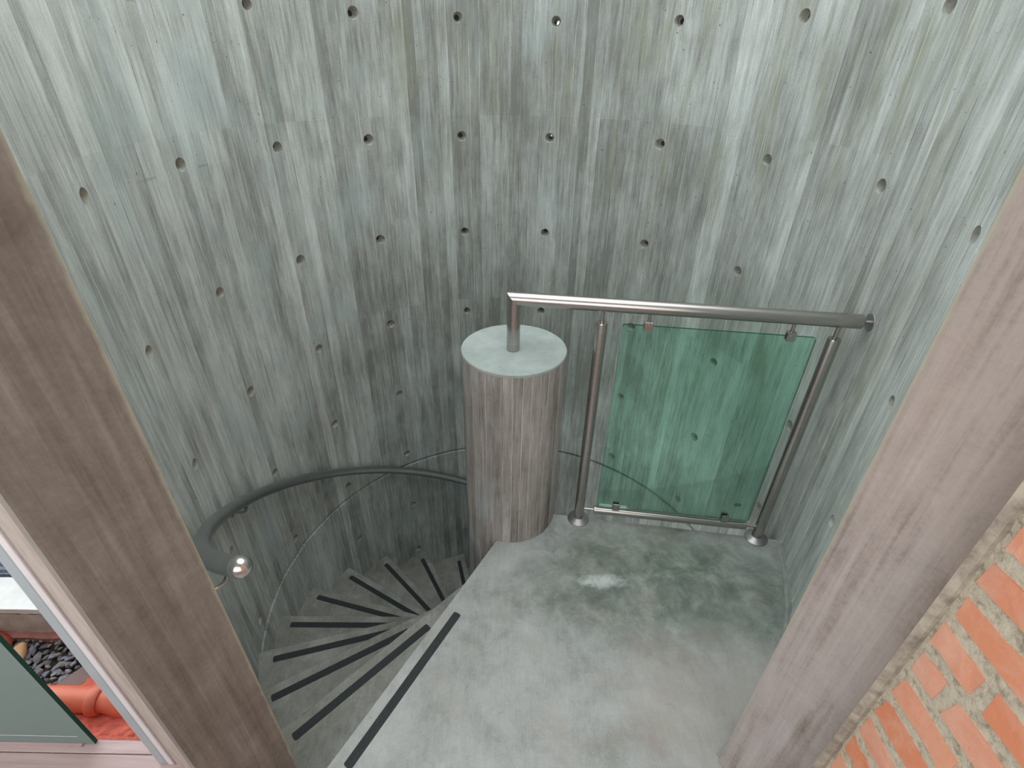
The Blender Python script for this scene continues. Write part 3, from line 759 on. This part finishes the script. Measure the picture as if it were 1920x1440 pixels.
# slate, orange stone, red lump
bm = bmesh.new(); prism(bm, [(-1.462, -0.735), (-1.392, -0.735), (-1.325, -0.655), (-1.302, -0.618), (-1.345, -0.60), (-1.395, -0.635)], -0.112, -0.103)
tag(mesh_obj('slate_piece', bm, M_SLATEP, bevel=0.001), 'flat mauve-brown slate piece lying on the gravel edge', 'slate')
bm = bmesh.new(); bmesh.ops.create_icosphere(bm, subdivisions=3, radius=1.0)
for v_ in bm.verts:
    c_ = v_.co.copy(); v_.co = Vector((c_.x*0.026, c_.y*0.036*(1 + 0.25*c_.x), c_.z*0.013))*(1 + 0.12*noise.noise(c_*1.5))
o = mesh_obj('orange_stone', bm, M_LEAF, smooth='all'); o.location = (-1.655, -0.600, -0.112); o.rotation_euler = (0.1, 0, 0.5)
tag(o, 'single rounded orange stone at the edge of the dark gravel', 'stone')
bm = bmesh.new(); bmesh.ops.create_icosphere(bm, subdivisions=3, radius=1.0)
for v_ in bm.verts:
    c_ = v_.co.copy(); v_.co = Vector((c_.x*0.10, c_.y*0.045, c_.z*0.06))*(1 + 0.2*noise.noise(c_*2.0))
o = mesh_obj('mortar_lump', bm, M_RED, smooth='all'); o.location = (-1.815, -0.566, -0.13)
tag(o, 'red painted mortar lump at the foot of the concrete curb', 'mortar lump')
cb = thing('concrete_curb', 'rough concrete curb beyond the gravel, daylight painted into its top colour', 'curb', (-2.0, -0.47, -0.15))
def hc(x, y): return 0.028 + 0.003*noise.noise(Vector((x*25, y*25, 0)))
o = field('curb_body', (-3.6, -1.27), (-0.522, -0.405), 120, 8, lambda x, y: 0.012 + 0.002*noise.noise(Vector((x*25, y*25, 0))), M_CURB); keep(o, cb)
o = field('curb_bright_top', (-3.6, -1.27), (-0.527, -0.403), 200, 8, lambda x, y: 0.026 + 0.002*noise.noise(Vector((x*30, y*30, 0))), M_CURBT, base=0.0)
for v_ in o.data.vertices:
    if v_.co.z < 0.001: v_.co.z += 0.006*noise.noise(Vector((v_.co.x*40, v_.co.y*40, 1)))
keep(o, cb)['label'] = 'curb top with bright daylight put into its colour'
o = field('curb_foot', (-3.6, -1.27), (-0.545, -0.515), 120, 3, lambda x, y: -0.112 + 0.008*noise.noise(Vector((x*14, y*20, 5))), simple('faded_red_mortar', (0.36, 0.13, 0.11), (0.50, 0.22, 0.19), 20.0, 0.9, bump=0.6)); keep(o, cb)['label'] = 'faded red mortar along the foot'
sw = thing('slate_stack', 'low wall of thin blue-grey slates behind the white curb', 'slate wall', (-2.2, -0.3, 0))
r3 = random.Random(4); zz = 0.0
M_SL = simple('blue_slate', (0.14, 0.16, 0.22), (0.27, 0.29, 0.38), 30.0, 0.7, bump=0.5)
for lay in range(14):
    x = -3.0 + r3.uniform(0, 0.15); h = r3.uniform(0.010, 0.016)
    while x < -1.62:
        L = r3.uniform(0.12, 0.24)
        bm = bmesh.new(); box(bm, (x, -0.395 + 0.010*lay + r3.uniform(-.008, .008), zz), (x+L, -0.22 + 0.01*lay, zz+h), 0.002, r3); keep(mesh_obj('slate', bm, M_SL), sw); x += L + 0.006
    zz += h + 0.001
bm = bmesh.new(); box(bm, (-3.0, -0.36, -0.15), (-1.42, -0.18, 0.0)); keep(mesh_obj('footing', bm, M_CURB), sw)
